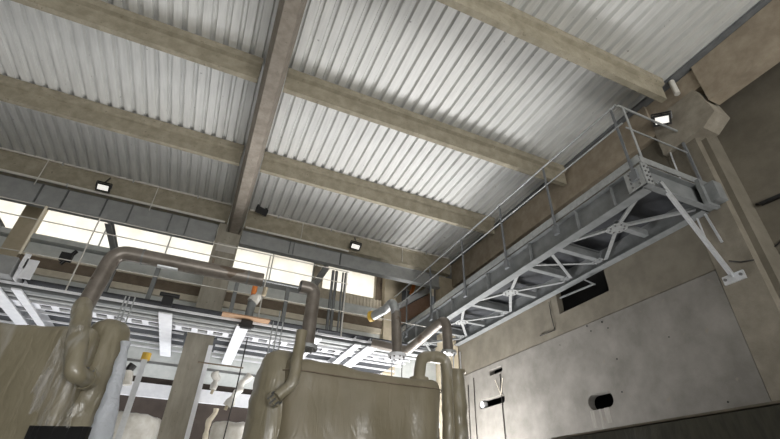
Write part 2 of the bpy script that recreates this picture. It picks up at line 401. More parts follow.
c = thing('main_column', 'tall square concrete column carrying the girder end, behind the grey pipe', 'column')
MB().box(-.48, .13, 11.1, 11.75, -1.6, 6.165).box(-.48, -.275, 11.1, 11.75, 6.165, 6.40).box(.14 - .01, .145, 11.1, 11.75, 6.165, 6.40).box(-.275, .13, 11.35, 11.75, 6.165, 6.9).build('shaft', M['column'], c)
MB().box(-.40, .08, 11.093, 11.12, 5.55, 5.80).build('column_patch', M['patch'], c, label='pale patch')  # thin rectangle, paler than the shaft

MB().box(.045, .142, 11.08, 11.1, -1.6, 3.1).build('lit_edge_strip', M['white'], c, label='white strip for the lit edge')  # white strip put where the column chamfer only catches light
single(MB().box(6.90, 7.18, -8, 2.6, 6.05, 6.92).box(6.90, 7.18, 3.62, 11.3, 6.12, 6.92).box(6.96, 7.18, 2.6, 3.62, 6.47, 6.92), 'edge_beam', M['wallbeam'], 'brown concrete edge beam along the roof edge above the catwalk', 'beam')
single(MB().box(6.80, 7.15, -8, 11.3, 6.93, 6.985), 'roof_flashing', M['steeldk'], 'dark metal flashing strip between roof sheets and brown edge beam', 'flashing')

c = thing('wall_column', 'wide concrete wall column with a block head beside the catwalk end', 'column')
MB().box(7.0, 7.555, 3.09, 3.632, -1.6, 6.2).build('shaft', M['wallcol'], c)
pf = [(2.60, 5.78), (2.86, 5.62), (3.63, 5.62), (3.63, 6.46), (2.74, 6.46), (2.68, 6.33)]
MB().prism(pf, lambda t, u, v: (t, u, v), 6.90, 7.30).build('head_block', M['head'], c)
single(MB().box(6.45, 6.98, 11.3, 11.62, -1.6, 6.41), 'corner_column', M['tan'], 'pale concrete column under the far end of the edge beam', 'column')
single(MB().box(5.16, 5.6, 12.86, 13.15, 3.52, 6.98), 'window_pier', M['tan'], 'tan concrete pier beside the framed translucent window', 'pier', 'piers between windows')
single(MB().box(-5.41, -5.0, 12.86, 13.15, 3.52, 6.98), 'window_pier', M['tan'], 'tan concrete pier among the windows on the far left', 'pier', 'piers between windows')

# ================================================================ GREY STEEL BEAMS BELOW THE BACK BEAM
def steel_beam(x0, x1, z0, h, y, label, stiff):
    t = thing('steel_beam', label, 'beam', 'grey steel beams below the back beam')
    MB().ibeam((x0, y, z0), (x1, y, z0), .2, h).build('beam_section', M['steelbeam'], t)
    for x in stiff:
        MB().box(x - .008, x + .008, y - .098, y - .008, z0 + .018, z0 + h - .018).build('stiffener', M['steel'], t)
steel_beam(-13, -.50, 5.84, .62, 11.32, 'long grey steel beam under the back beam, left of the main column', [at(p, q, y=11.25).x for p, q in ((40, 190), (66, 195), (104, 206), (130, 212), (171, 218), (188, 222))])
steel_beam(.15, 6.42, 5.97, .47, 11.32, 'grey steel beam under the back beam, from main column to corner column', [at(p, q, y=11.25).x for p, q in ((290, 246), (294, 247), (341, 255))])
for x, z0, lab in ((-3.04, 5.80, 'grey steel tie beam running back above the pipe elbow'), (2.73, 5.92, 'grey steel tie beam running back beside the framed window'), (-5.75, 5.80, 'dark grey steel tie beam at the far left frame edge')):
    single(MB().ibeam((x, 11.43, z0), (x, 13.12, z0), .15, .16), 'tie_beam', M['steelbeam'], lab, 'beam', 'tie beams to the window wall')

# conduits along the left and right back beams
def conduit(pts, r, label, straps, sl=.5, group='conduits along the back beams'):
    t = thing('conduit', label, 'conduit', group)
    MB().tube(pts, r, seg=8).build('pipe', M['conduit'], t)
    for x, y, z in straps:
        MB().bar((x, y, z - .04), (x, y, z + .04), .03, 2 * r + .016, (0, 1, 0)).build('clip', M['galv'], t)
conduit([(-14, 10.99, 6.975), (-.31, 10.99, 6.975)], .022, 'thin conduit along the top of the left back beam', [(x, 10.99, 6.96) for x in (-6, -4.4, -2.8, -1.2)])
conduit([(-14, 11.02, 6.40), (-.36, 11.02, 6.40)], .034, 'pale conduit along the bottom of the left back beam', [(x, 11.03, 6.40) for x in (-6, -4.1, -2.2)])
conduit([(.2, 10.99, 6.965), (6.6, 10.99, 6.965)], .022, 'thin conduit along the top of the back beam near the catwalk', [(x, 10.99, 6.96) for x in (1.0, 2.6, 4.2, 5.8)])
conduit([(.2, 11.02, 6.39), (3.2, 11.02, 6.39)], .03, 'pale conduit below the lamp-lit back beam', [(x, 11.03, 6.39) for x in (.8, 2.2)])
for p in ((44, 168), (155, 196)):
    a = at(*p, y=10.98)
    single(MB().tube([(a.x, 10.985, 6.94), (a.x, 10.985, 6.2)], .012, seg=6), 'conduit_drop', M['conduit'], 'thin vertical conduit drop on the left back beam, ' + ('near the frame edge' if p[0] < 100 else 'between lamp and column'), 'conduit')
a = at(317, 238, y=10.98)
single(MB().tube([(1.74, 10.985, 6.94), (1.74, 10.985, 6.42)], .009, seg=6), 'conduit_drop', M['conduit'], 'thin vertical conduit drop on the back beam between black lamp and lit lamp', 'conduit')
single(MB().tube([(4.95, 10.985, 6.94), (4.95, 10.985, 6.45)], .009, seg=6), 'conduit_drop', M['conduit'], 'thin vertical conduit drop on the back beam near the handrail crossing', 'conduit')

# ================================================================ FLOODLIGHTS
def flood(c, w, h, face, label, lit=True, hang=None, upv=(0, 0, 1), group='LED floodlights'):
    t = thing('floodlight', label, 'lamp', group)
    c = Vector(c); n = Vector(face).normalized(); a = n.cross(Vector(upv)).normalized(); b = a.cross(n)
    def ob(mb, x0, x1, y0, y1, z0, z1):
        vs = [c + a * x + b * y + n * z for z in (z0, z1) for y in (y0, y1) for x in (x0, x1)]
        return mb.add(vs, [(0, 2, 3, 1), (4, 5, 7, 6), (0, 1, 5, 4), (2, 6, 7, 3), (0, 4, 6, 2), (1, 3, 7, 5)])
    hs = MB(); ob(hs, -w / 2, w / 2, -h / 2, h / 2, -.05, 0)
    e = .035
    for x0, x1, y0, y1 in ((-w / 2, w / 2, h / 2 - e, h / 2), (-w / 2, w / 2, -h / 2, -h / 2 + e), (-w / 2, -w / 2 + e, -h / 2 + e, h / 2 - e), (w / 2 - e, w / 2, -h / 2 + e, h / 2 - e)):
        ob(hs, x0, x1, y0, y1, 0, .018)
    for k in range(6):
        x = -w * .4 + k * w * .16; ob(hs, x - .006, x + .006, -h * .4, h * .4, -.08, -.05)
    hs.build('housing', M['black'], t)
    ob(MB(), -w / 2 + e, w / 2 - e, -h / 2 + e, h / 2 - e, 0, .008).build('lens', M['lamp'] if lit else M['black'], t)
    br = MB()
    for s in (-1, 1):
        br.bar(c + a * (s * (w / 2 + .012)) - n * .02, c + a * (s * (w / 2 + .012)) + b * (h / 2 + .02) - n * .06, .02, .012)
    br.bar(c + a * (w / 2 + .012) + b * (h / 2 + .02) - n * .06, c - a * (w / 2 + .012) + b * (h / 2 + .02) - n * .06, .012, .03)
    if hang is not None:
        br.bar(c + b * (h / 2 + .02) - n * .06, hang, .02, .03)
    br.build('bracket', M['black'], t)
    return c, n
FL = []
p = at(103, 187.5, y=10.82); FL.append(flood(p, .31, .20, (0, -.75, -.66), 'lit black-framed floodlight hanging from the left back beam', hang=(p.x, 11.0, 6.9)))
p = at(355.5, 246.5, y=10.82); FL.append(flood(p, .32, .20, (.05, -.7, -.7), 'lit black-framed floodlight hanging from the back beam before the framed window', hang=(p.x, 11.0, 6.9)))
p = at(262, 211, y=10.85); flood(p, .32, .20, (.3, -.8, -.5), 'unlit black floodlight hanging beside the girder end', lit=False, hang=(p.x, 11.0, 6.9))
p = at(662, 120, x=6.72); FL.append(flood(p, .29, .20, (-.55, -.35, -.76), 'lit black-framed floodlight beside the wall column head', hang=(6.87, p.y + .05, p.z + .12), upv=(.3, .1, 1)))

# ================================================================ CATWALK
XO, XW, ZB = 5.5, 6.99, 4.18
HB = .44
YN, YF = 3.36, 12.84
cw = thing('catwalk', 'long grey steel catwalk frame along the concrete wall, seen from below', 'catwalk')
MB().ibeam((XO + .09, YN, ZB), (XO + .09, YF, ZB), .18, HB).build('outer_beam', M['steel'], cw)
MB().ibeam((XW - .085, YN + .02, ZB), (XW - .085, 11.25, ZB), .17, HB).build('wall_beam', M['steel'], cw)
MB().ibeam((XO + .005, YN - .05, ZB + .02), (XW + .0, YN - .05, ZB + .02), .10, HB - .02, chan=-1).build('end_beam', M['steel'], cw)
for y in (5.5, 6.4, 8.6, 10.7, 12.75):
    x1 = XW - .13 if y < 11.2 else XW
    MB().ibeam((XO + .125, y, ZB + .10), (x1, y, ZB + .10), .11, .2).build('cross_beam', M['steel'], cw)
    for sx in ((XO + .2,) if y > 11.2 else (XO + .2, XW - .215)):
        g = MB().box(sx - .08, sx + .08, y - .12, y + .12, ZB + .085, ZB + .099).build('gusset', M['steel'], cw)
        for dx in (-.04, .04):
            for dy in (-.07, .07): MB().cyl((sx + dx, y + dy, ZB + .068), (sx + dx, y + dy, ZB + .086), .014, 6).build('bolt', M['bolt'], g)
for y0, y1 in ((3.42, 5.42), (6.48, 8.52), (8.68, 10.62), (10.78, 12.7)):
    yc = (y0 + y1) / 2; xc = (XO + XW) / 2 - .12
    pl = MB()
    g = []
    for k in range(8):
        a = PI / 8 + k * PI / 4; g.append((xc + .17 * math.cos(a), yc + .2 * math.sin(a)))
    pl.prism(g, lambda t, u, v: (u, v, t), ZB + .062, ZB + .076)
    pl = pl.build('center_plate', M['galv'], cw)
    for k in range(8):
        a = k * PI / 4 + .4; MB().cyl((xc + .11 * math.cos(a), yc + .13 * math.sin(a), ZB + .045), (xc + .11 * math.cos(a), yc + .13 * math.sin(a), ZB + .063), .016, 6).build('bolt', M['bolt'], pl)
    for ex, ey in ((XO + .14, y0 + .05), (XO + .14, y1 - .05), (XW - .15, y0 + .05), (XW - .15, y1 - .05)):
        MB().bar((xc, yc, ZB + .083), (ex, ey, ZB + .083), .065, .012).bar((xc, yc, ZB + .112), (ex, ey, ZB + .112), .010, .05).build('brace', M['galv'], cw)
    MB().bar((xc, yc, ZB + .15), (XW - .15, yc, ZB + .15), .10, .12).build('cross_beam', M['steel'], cw)
MB().bar((XO + .14, 5.6, ZB + .083), (XW - .16, 6.32, ZB + .083), .06, .012).build('brace', M['galv'], cw)
MB().bar((XO + .14, 6.3, ZB + .10), (XW - .16, 5.6, ZB + .10), .05, .012).build('brace', M['galv'], cw)
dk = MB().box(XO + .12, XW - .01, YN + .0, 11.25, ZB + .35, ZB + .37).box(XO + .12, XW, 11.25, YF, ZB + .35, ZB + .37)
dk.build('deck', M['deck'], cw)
for y in (3.9, 4.7, 6.0, 7.5, 9.1, 9.9, 11.2, 12.1):
    MB().box(XO + .005, XO + .072, y - .008, y + .008, ZB + .02, ZB + HB - .02).build('stiffener', M['steel'], cw)
MB().box(XO - .005, XO + .01, YN - .1, YF, ZB + HB + .03, ZB + HB + .17).build('toe_board', M['galv'], cw)
MB().box(XO + .02, XW - .02, YN - .11, YN - .095, ZB + HB + .03, ZB + HB + .15).build('toe_board', M['galv'], cw)
# end connection plates with bolts
pl = MB().box(XO - .02, XO + .13, YN - .115, YN - .10, ZB + .03, ZB + HB).build('end_plate', M['galv'], cw)
pl2 = MB().box(XO - .018, XO - .004, YN - .09, YN + .22, ZB + .05, ZB + HB - .03).build('side_plate', M['galv'], cw)
for k in range(4):
    for x in (XO + .02, XO + .09): MB().cyl((x, YN - .135, ZB + .09 + k * .09), (x, YN - .113, ZB + .09 + k * .09), .017, 6).build('bolt', M['bolt'], pl)
    for y in (YN, YN + .13): MB().cyl((XO - .035, y, ZB + .10 + k * .08), (XO - .017, y, ZB + .10 + k * .08), .017, 6).build('bolt', M['bolt'], pl2)
MB().box(6.72, 7.0, YN - .17, YN - .10, ZB + .0, ZB + HB + .06).box(6.80, 6.995, YN - .32, YN - .17, ZB + .05, ZB + HB - .05).build('wall_bracket', M['steel'], cw)
# inclined strut to the wall
sp = Vector((5.80, 3.24, 4.33)); sq = Vector((6.95, 3.40, 3.06))
st = MB().bar(sp, sq, .085, .012, (0, 1, 0)).bar(sp + Vector((.0, .03, .035)), sq + Vector((0, .03, .035)), .012, .07, (0, 1, 0)).build('strut', M['bright'], cw)
d = (sq - sp).normalized()
bp = MB().box(6.965, 6.998, 3.27, 3.58, 2.98, 3.11).build('base_plate', M['bright'], st)
for y in (3.31, 3.54): MB().cyl((6.94, y, 3.05), (6.966, y, 3.05), .022, 8).build('anchor_bolt', M['bolt'], st)
ob = MB().bar(at(560, 298, x=6.88), at(594, 284, x=6.88), .025, .03)
ob.bar(at(585, 280, x=6.88), at(595, 284.5, x=6.88), .025, .03).build('opening_bracket', M['steel'], cw)
# light galvanised angle up on the wall side of the strut, seen behind it
MB().bar((6.95, 3.42, 4.2), (6.95, 3.36, 3.62), .03, .03).build('hanger', M['bright'], cw)

# catwalk guard rail
gr = thing('guard_rail', 'thin grey pipe handrail with posts along the catwalk edge', 'railing')
ZT = 6.0
PY = (3.40, 5.17, 6.70, 8.38, 10.15, 11.76)
MB().tube([(XO - .03, YN - .07, ZT - .06), (XO - .03, 5.2, ZT - .02), (XO - .03, YF - .1, ZT + .03)], .021, seg=8).build('top_rail', M['galv'], gr)
MB().tube([(XO - .03, YN - .07, 5.50), (XO - .03, YF - .1, 5.62)], .014, seg=8).build('mid_rail', M['galv'], gr)
for y in PY:
    z1 = ZT - .06 + .09 * (y - YN) / 9.6
    p_ = MB().bar((XO - .032, y, 4.44), (XO - .032, y, z1), .045, .012, (1, 0, 0)).bar((XO - .012, y, 4.44), (XO - .012, y, z1 - .05), .012, .03, (1, 0, 0)).build('post', M['steeldk'], gr)
    MB().box(XO - .055, XO - .006, y - .06, y + .06, 4.36, 4.54).build('post_foot', M['steeldk'], p_)
MB().tube([(XO - .03, YN - .10, 5.90), (6.97, YN - .10, 5.90)], .022, seg=8).build('end_top_rail', M['galv'], gr)
MB().tube([(XO - .03, YN - .10, 5.38), (6.97, YN - .10, 5.38)], .014, seg=8).build('end_mid_rail', M['galv'], gr)
MB().bar((XO + .09, YN - .10, 4.50), (XO + .09, YN - .10, 5.90), .05, .012, (0, 1, 0)).build('end_post', M['galv'], gr)
MB().bar((6.93, YN - .10, 4.60), (6.93, YN - .10, 5.90), .04, .04, (0, 1, 0)).build('end_post', M['steeldk'], gr)

# conduit down the wall column behind the end rail
a = at(661, 128, x=6.95); b_ = at(678, 173, x=6.95); c_ = at(707, 240, x=6.97)
single(MB().tube([(6.95, a.y, a.z), (6.95, b_.y, b_.z), (6.95, c_.y, c_.z)], .015, seg=8), 'wall_conduit', M['bright'], 'thin bright conduit dropping from the lamp at the wall column', 'conduit')
# black cable drooping across the wall column
pts = [at(729, 261, x=6.97), at(741, 262, x=6.97), at(753, 260, x=6.97), at(757, 259.3, x=7.2), at(765, 254.5, x=7.5), at(773, 248.5, x=7.54), at(783, 239, x=7.54)]
single(MB().tube(pts, .012, seg=6), 'drooping_cable', M['cable'], 'black cable drooping across the wall column beside the strut foot', 'cable')
a = at(761, 204, x=7.5); b_ = at(782, 195, x=7.5)
mb = MB().bar(a, b_, .06, .05).bar(a + Vector((0, 0, .02)), a + Vector((.06, .08, .06)), .03, .03)
single(mb, 'cable_bracket', M['black'], 'small black bracket on the wall at the picture edge', 'bracket')
# down pipe stub at the purlin end
a = at(672, 86, x=6.82); b_ = at(683, 110, x=6.82)
single(MB().tube([(6.84, 2.96, 6.9), (6.84, 2.96, 6.55)], .05, seg=10), 'rainwater_stub', M['conduit'], 'short grey pipe stub at the purlin end on the column head', 'pipe')

# cables on the lower wall
for i, (p0, p1, lab) in enumerate((((468, 385), (471, 445), 'thin black cable hanging on the wall, first from the wrapped riser'), ((473.5, 378), (477.5, 445), 'thin black cable hanging on the wall, second from the wrapped riser'), ((500, 374), (506, 445), 'thin black cable hanging on the wall across the wide slot'))):
    a = at(*p0, x=6.98); b_ = at(*p1, x=6.98)
    mb = MB().tube([a, a.lerp(b_, .5) + Vector((0, .015, 0)), b_], .012, seg=6)
    t = single(mb, 'hanging_cable', M['cable'], lab, 'cable', 'cables on the concrete wall')
a = at(495, 380, x=6.97); b_ = at(501, 395, x=6.97); c_ = at(502.5, 378, x=6.97)
single(MB().tube([a, b_, c_], .008, seg=6), 'looped_wire', M['cream'], 'thin pale wire looped below the small slot in the wall', 'wire')
a = at(549, 302, x=6.99); b_ = at(555, 330, x=6.99)
single(MB().tube([a, at(551, 315, x=6.985), b_, at(540, 336, x=6.985)], .010, seg=6), 'wall_wire', M['cable'], 'thin grey wire running down the wall from the dark opening', 'wire')
# duct stub in wide slot
single(MB().cyl((6.995, 10.28, 2.37), (7.12, 10.28, 2.37), .085), 'duct_end', M['bright'], 'bright round duct end in the wide wall slot', 'duct')

# ================================================================ MEZZANINE IN THE SIDE AISLE
mz = thing('mezzanine', 'grey steel mezzanine with white joists beyond the tanks, seen from below', 'platform')
ZP = 3.25
def edge(x0, x1):
    e = MB().ibeam((x0, 9.78, 3.225), (x1, 9.78, 3.225), .10, .115, tf=.010, chan=-1)
    e.build('edge_beam', M['steel'], mz)
    MB().box(x0, x1, 9.70, 9.74, 3.30, 3.345).build('edge_angle', M['white'], mz)
edge(-9, -.55); edge(-.55, 5.1)
for x in (-5.9, -3.9, -3.50, -.93, .62, 2.3, 3.25, 3.62):
    j = MB().ibeam((x, 9.66, ZP - .06), (x, 13.05, ZP - .06), .26 if x in (-.93, .62, -3.9, 3.62) else .16, .03)
    j.box(x - .008, x + .008, 9.84, 13.05, ZP - .03, ZP + .21)
    j.build('joist', M['white'], mz)
for y in (11.2, 11.75, 12.3, 12.8):
    MB().box(-9, -.55, y - .018, y + .018, ZP + .03, ZP + .07).box(.2, 5.1, y - .018, y + .018, ZP + .03, ZP + .07).build('bearer', M['white'], mz)
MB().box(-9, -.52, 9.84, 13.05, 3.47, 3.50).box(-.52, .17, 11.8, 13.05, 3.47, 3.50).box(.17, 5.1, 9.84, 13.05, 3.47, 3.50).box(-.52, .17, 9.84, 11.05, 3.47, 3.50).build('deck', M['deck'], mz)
for x, y in ((-6.5, 12.8), (2.9, 12.6), (3.3, 12.9), (-2.4, 12.9)):
    MB().ibeam((x - .06, y, ZP - .05), (x + .06, y, ZP - .05), .1, .01).box(x - .06, x + .06, y - .06, y + .06, -1.6, ZP - .03).build('leg', M['ledge'], mz)
# services under its edge
for z, y, r, lab in ((3.29, 9.98, .05, 'upper pale service pipe under the mezzanine edge'), (3.28, 10.22, .045, 'lower pale service pipe under the mezzanine edge')):
    single(MB().cyl((-9, y, z), (5.1, y, z), r, 12), 'service_pipe', M['steelbeam'], lab, 'pipe', 'service pipes under the mezzanine')
t = thing('cable_ladder', 'white slotted cable ladder slung under the mezzanine front', 'cable tray')
for y in (10.50, 10.80):
    MB().box(-9, 5.0, y - .02, y + .02, 3.25, 3.31).build('side_rail', M['white'], t)
x = -8.9
rg = MB()
while x < 5:
    rg.box(x, x + .13, 10.52, 10.78, 3.255, 3.275); x += .34
rg.build('rung', M['white'], t, kind='stuff')
# lifeline railing above the mezzanine edge
lr = thing('wire_railing', 'thin wire railing with slender posts before the bright windows', 'railing')
MB().cyl((-9, 9.75, 5.05), (2.9, 9.75, 5.05), .012, 6).build('top_rail', M['conduit'], lr)
MB().cyl((-9, 9.75, 4.72), (2.9, 9.75, 4.72), .012, 6).build('mid_rail', M['conduit'], lr)
MB().cyl((-9, 9.75, 3.98), (5.1, 9.75, 3.98), .010, 6).build('low_rail', M['conduit'], lr)
for x in (-4.6, -2.78, .9, 2.85):
    MB().cyl((x, 9.76, 3.34), (x, 9.76, 5.05), .016, 6).build('post', M['conduit'], lr)
single(MB().cyl((-3.75, 9.7, 3.9), (-3.75, 9.7, 5.03), .028, 8), 'pale_rod', M['cream'], 'thick pale rod standing in the railing near the leftmost window', 'rod')
# four conduits rising past the windows
for k, px in enumerate((333.5, 337, 343.5, 346.5)):
    a = at(px, 270, y=11.6)
    single(MB().cyl((a.x, 11.6, 3.52), (a.x, 11.6, 5.95), .045 if k != 2 else .03, 8), 'riser_conduit', M['steel'], ('first', 'second', 'third', 'fourth')[k] + ' of four vertical riser conduits before the framed window, from the column', 'conduit', 'riser conduits at the framed window')
# frames standing on the mezzanine
for x, lab in ((-2.3, 'grey steel stanchion on the mezzanine below the pipe elbow'), (-1.45, 'grey steel stanchion on the mezzanine between elbow and main column'), (.32, 'grey steel stanchion just beside the main column'), (1.55, 'grey steel stanchion on the mezzanine behind the long grey pipe')):
    t = thing('stanchion', lab, 'post', 'stanchions on the mezzanine')
    MB().ibeam((x, 10.4, 3.52), (x, 10.4, 3.54), .12, .02).box(x - .045, x + .045, 10.42, 10.52, 3.52, 4.62).build('shaft', M['steel'], t)
    MB().box(x - .1, x + .1, 10.37, 10.57, 3.505, 3.525).build('foot_plate', M['steeldk'], t)
single(MB().ibeam((-2.35, 10.47, 4.62), (-.6, 10.47, 4.62), .1, .1), 'header_rail', M['steel'], 'grey steel header across the stanchions left of the main column', 'beam')

# wrapped valve riser with orange cap standing at the mezzanine edge
t = thing('valve_riser', 'film-wrapped valve riser with orange cap beside the long pipe', 'valve')
x0 = at(248, 320, y=9.6).x; x1 = at(258, 295, y=9.6)
MB().tube([(x0, 9.6, 3.36), (x0, 9.6, 3.75)], .085, jit=.02, step=.05).build('body', M['steel'], t)
MB().tube([(x0, 9.6, 3.75), (x1.x, 9.6, x1.z)], .10, jit=.05, step=.04).build('film', M['wrap2'], t)
MB().tube([(x1.x - .1, 9.58, x1.z - .02), (x1.x - .1, 9.58, x1.z + .2)], .06, seg=10).build('cap', M['orange'], t, label='orange cap')
MB().tube([(x1.x + .12, 9.58, x1.z), (x1.x + .14, 9.58, x1.z + .2)], .05, seg=10).build('nozzle', M['tan'], t)
single(MB().box(x0 - .55, x0 + .45, 9.45, 9.85, 3.348, 3.375), 'board', M['wood'], 'raw brown board under the film-wrapped valve riser', 'board')
t = thing('pipe_clamp', 'black pipe clamp on top of the joist beside the column', 'clamp', 'black clamps')
a = at(166, 305, y=9.65)
MB().box(a.x - .1, a.x + .1, 9.6, 9.75, 3.35, 3.55).build('body', M['black'], t)
MB().cyl((a.x - .18, 9.67, 3.6), (a.x + .2, 9.67, 3.6), .045).build('hand_lever', M['black'], t)
for x, z, lab in ((at(247, 322, y=9.6).x, 3.16, 'black clamp under the raw brown board'),):
    single(MB().box(x - .12, x + .12, 9.58, 9.70, z, z + .16).cyl((x - .15, 9.62, z + .05), (x + .16, 9.62, z + .05), .04), 'pipe_clamp', M['black'], lab, 'clamp', 'black clamps')
a = at(67, 255, y=10.3)
single(MB().box(a.x - .12, a.x + .1, 10.3, 10.4, a.z - .12, a.z + .06).cyl((a.x - .05, 10.35, a.z - .2), (a.x + .12, 10.35, a.z + .15), .04), 'black_fitting', M['black'], 'small black fitting below the leftmost bright windows', 'fitting')
mb = MB()
p0 = at(27, 258, y=9.5); p1 = at(33, 274, y=9.5)
mb.box(p0.x - .05, p0.x + .05, 9.48, 9.5, 3.55, p0.z + .08).box(p0.x - .05, p0.x - .035, 9.5, 9.95, 3.34, p0.z + .08).box(p0.x + .02, p0.x + .22, 9.48, 9.5, 3.36, 3.75)
single(mb, 'stiffened_bracket', M['white'], 'white stiffened steel bracket on the mezzanine edge near the frame edge', 'bracket')
p0 = at(4, 268, y=9.4)
single(MB().box(p0.x - .5, p0.x + .12, 9.4, 9.8, 3.36, p0.z + .25), 'grey_cabinet', M['grey'], 'grey box cabinet at the far left edge above the white joists', 'cabinet')
# galvanised upright with yellow cap
t = thing('upright_post', 'bright galvanised upright with yellow cap beside the left tank', 'post')
a = at(145, 360, y=8.9); x = a.x
MB().ibeam((x - .001, 8.9, -1.6), (x + .001, 8.9, -1.6), .1, .001).box(x - .05, x - .045, 8.85, 8.95, -1.6, a.z).box(x + .0, x + .045, 8.85, 8.86, -1.6, a.z).box(x - .045, x + .0, 8.85, 8.858, -1.6, a.z).build('shaft', M['bright'], t)
MB().cyl((x, 8.9, a.z), (x, 8.9, a.z + .12), .075, 12).build('cap', M['yellow'], t, label='yellow cap')
single(MB().tube([at(247.5, 338, y=9.4), at(236, 390, y=9.4), at(222, 445, y=9.4)], .012, seg=6), 'hanging_cable', M['cable'], 'black cord hanging beside the wrapped column of the middle tank', 'cord')
a = at(198, 362, y=9.3)
single(MB().cyl((a.x, 9.3, a.z), (a.x + .85, 9.3, a.z), .014, 6), 'thin_rod', M['brown'], 'thin brown rod lying level across the column foot', 'rod')
# film wrapped fittings hanging below the mezzanine
def wrapped(pts, r, label):
    t = thing('wrapped_fitting', label, 'fitting', 'film-wrapped fittings under the mezzanine')
    MB().tube(pts, r, jit=.09, step=.05, bend=.05, rs=lambda s: r * (1 + .35 * math.sin(s * 9))).build('film', M['wrap2'], t)
    MB().tube([pts[-1], Vector(pts[-1]) + Vector((-.02, 0, -.08))], r * .5, seg=8).build('spout', M['tan'], t)
wrapped([at(216, 372, y=10.6), at(217, 380, y=10.6), at(213, 390, y=10.6)], .06, 'film-wrapped fitting hanging close to the main column')
wrapped([at(250, 375, y=10.6), at(240, 387, y=10.6), at(227, 406, y=10.6)], .07, 'film-wrapped fitting slanting beside the middle tank')
t = thing('wrapped_fitting', 'film-wrapped fitting with black cap beside the left tank', 'fitting', 'film-wrapped fittings under the mezzanine')
a = at(126, 385, y=9.3); b_ = at(128, 371, y=9.3)
MB().tube([a, b_], .09, jit=.04, step=.05).build('film', M['wrap2'], t)
MB().tube([b_, b_ + Vector((.05, 0, .12))], .07, seg=10).build('cap', M['black'], t)

# background wrapped tanks
def small_tank(cx, cy, r, z1, label, stub):
    t = thing('background_tank', label, 'tank', 'white wrapped tanks in the aisle')
    mb = MB(); seg = 40; zs = [-1.6, -.6, 0, .3, .6, z1 - .12, z1 - .03, z1]
    vs = []; fs = []
    for i, z in enumerate(zs):
        for k in range(seg):
            a = 2 * PI * k / seg; rr = r * (1 if i < 6 else (.97 if i == 6 else .86))
            p = Vector((cx + rr * math.cos(a), cy + rr * math.sin(a), z)); p += Vector((math.cos(a), math.sin(a), 0)) * .05 * noise.noise(Vector((a * 3, z * 2, cx)))
            p.z += .05 * noise.noise(Vector((a * 2, 3, cx))); vs.append(p)
    for i in range(len(zs) - 1):
        for k in range(seg): fs.append((i * seg + k, i * seg + (k + 1) % seg, (i + 1) * seg + (k + 1) % seg, (i + 1) * seg + k))
    fs.append(tuple(range((len(zs) - 1) * seg, len(zs) * seg)))
    mb.add(vs, fs, True); mb.build('body', M['wrap2'], t)
    if stub:
        MB().tube(stub, .05, jit=.03, step=.06, bend=.04).build('standpipe', M['cream'], t)
small_tank(at(131, 425, y=10.6).x, 10.6, .52, at(131, 413, y=10.2).z, 'white film-wrapped tank far below the mezzanine, beside the left tank', None)
tz = at(228, 420, y=10.1).z; tx = at(232, 430, y=10.6).x
small_tank(tx, 10.6, .42, tz, 'white film-wrapped tank far below the mezzanine, beside the middle tank', [(tx - .5, 10.3, -1.5), (tx - .5, 10.3, tz - .02), (tx - .42, 10.3, tz + .12), (tx - .42, 10.3, tz + .22)])

# ================================================================ AISLE END BESIDE THE CATWALK
t = thing('inclined_conveyor', 'white and rusty inclined conveyor side beyond the corner column', 'conveyor')
XA = 6.9
def strip(mb, pts, dx=.12):
    ps = [at(px, py, y=12.75) for px, py in pts]
    mb.add([p for p in ps] + [p + Vector((0, dx, 0)) for p in ps], [(0, 1, 2, 3), (7, 6, 5, 4), (0, 4, 5, 1), (1, 5, 6, 2), (2, 6, 7, 3), (3, 7, 4, 0)])
    return mb
strip(MB(), [(397, 304), (431, 285), (431, 291.5), (397, 310)]).build('side_rail', M['white'], t)
strip(MB(), [(397, 311), (431, 293), (431, 307), (397, 327)], .06).build('side_panel', M['rust'], t)
strip(MB(), [(397, 328), (433, 307.5), (433, 312), (397, 333)], .16).build('lower_rail', M['galv'], t)
a = at(411, 294, y=12.8); b_ = at(414, 285, y=12.8)
single(MB().bar(a, b_, .12, .10), 'orange_marker', M['orange'], 'orange marker post above the inclined conveyor', 'post')
p0 = at(398, 305, x=7.3)
struct(MB().box(7.2, 7.3, 11.36, 13.1, 4.8, 6.95), 'wall_aisle_end', M['grey'])
struct(MB().box(7.2, 7.3, 11.36, 13.1, 3.3, 4.8), 'wall_aisle_end_lower', M['tan'])

# ================================================================ PIPES BETWEEN THE TANKS
YP = 5.98
zh = lambda x: 2.69
t = thing('transfer_pipe', 'long grey-brown pipe rising from the left tank and running across the main column', 'pipe')
A0 = at(84, 306, y=YP); A1 = at(108, 251, y=YP); B1 = at(320, 290, y=YP); B2 = at(307, 348, y=YP)
XE = at(262, 284, y=YP).x
MB().tube([(A0.x, YP, A0.z - .1), (A0.x + .08, YP, 2.68), (XE, YP, 2.68)], .098, bend=.2, seg=20).build('pipe_run', M['pipe'], t)
for x in (-1.05, .3):
    MB().cyl((x - .012, YP, 2.68), (x + .012, YP, 2.68), .103, 20).build('weld_ring', M['bolt'], t)
MB().cyl((-.85, YP - .02, 2.59), (-.60, YP - .02, 2.59), .03, 8).build('name_plate', M['bright'], t)
for x in (-.2, ): MB().cyl((x, YP, 2.76), (x, YP, 2.86), .015, 8).build('nipple', M['brown'], t)
t = thing('elbow_pipe', 'grey-brown elbow pipe with open end standing over the middle tank riser', 'pipe')
XS = at(300, 290, y=YP).x
MB().tube([(XS, YP, 2.70), (1.27, YP, 2.70), (1.27, YP, B2.z)], .098, bend=.24, seg=20).build('pipe_run', M['pipe'], t)
MB().cyl((XS - .012, YP, 2.70), (XS + .01, YP, 2.70), .088, 20).build('open_end', M['black'], t, label='dark open end')
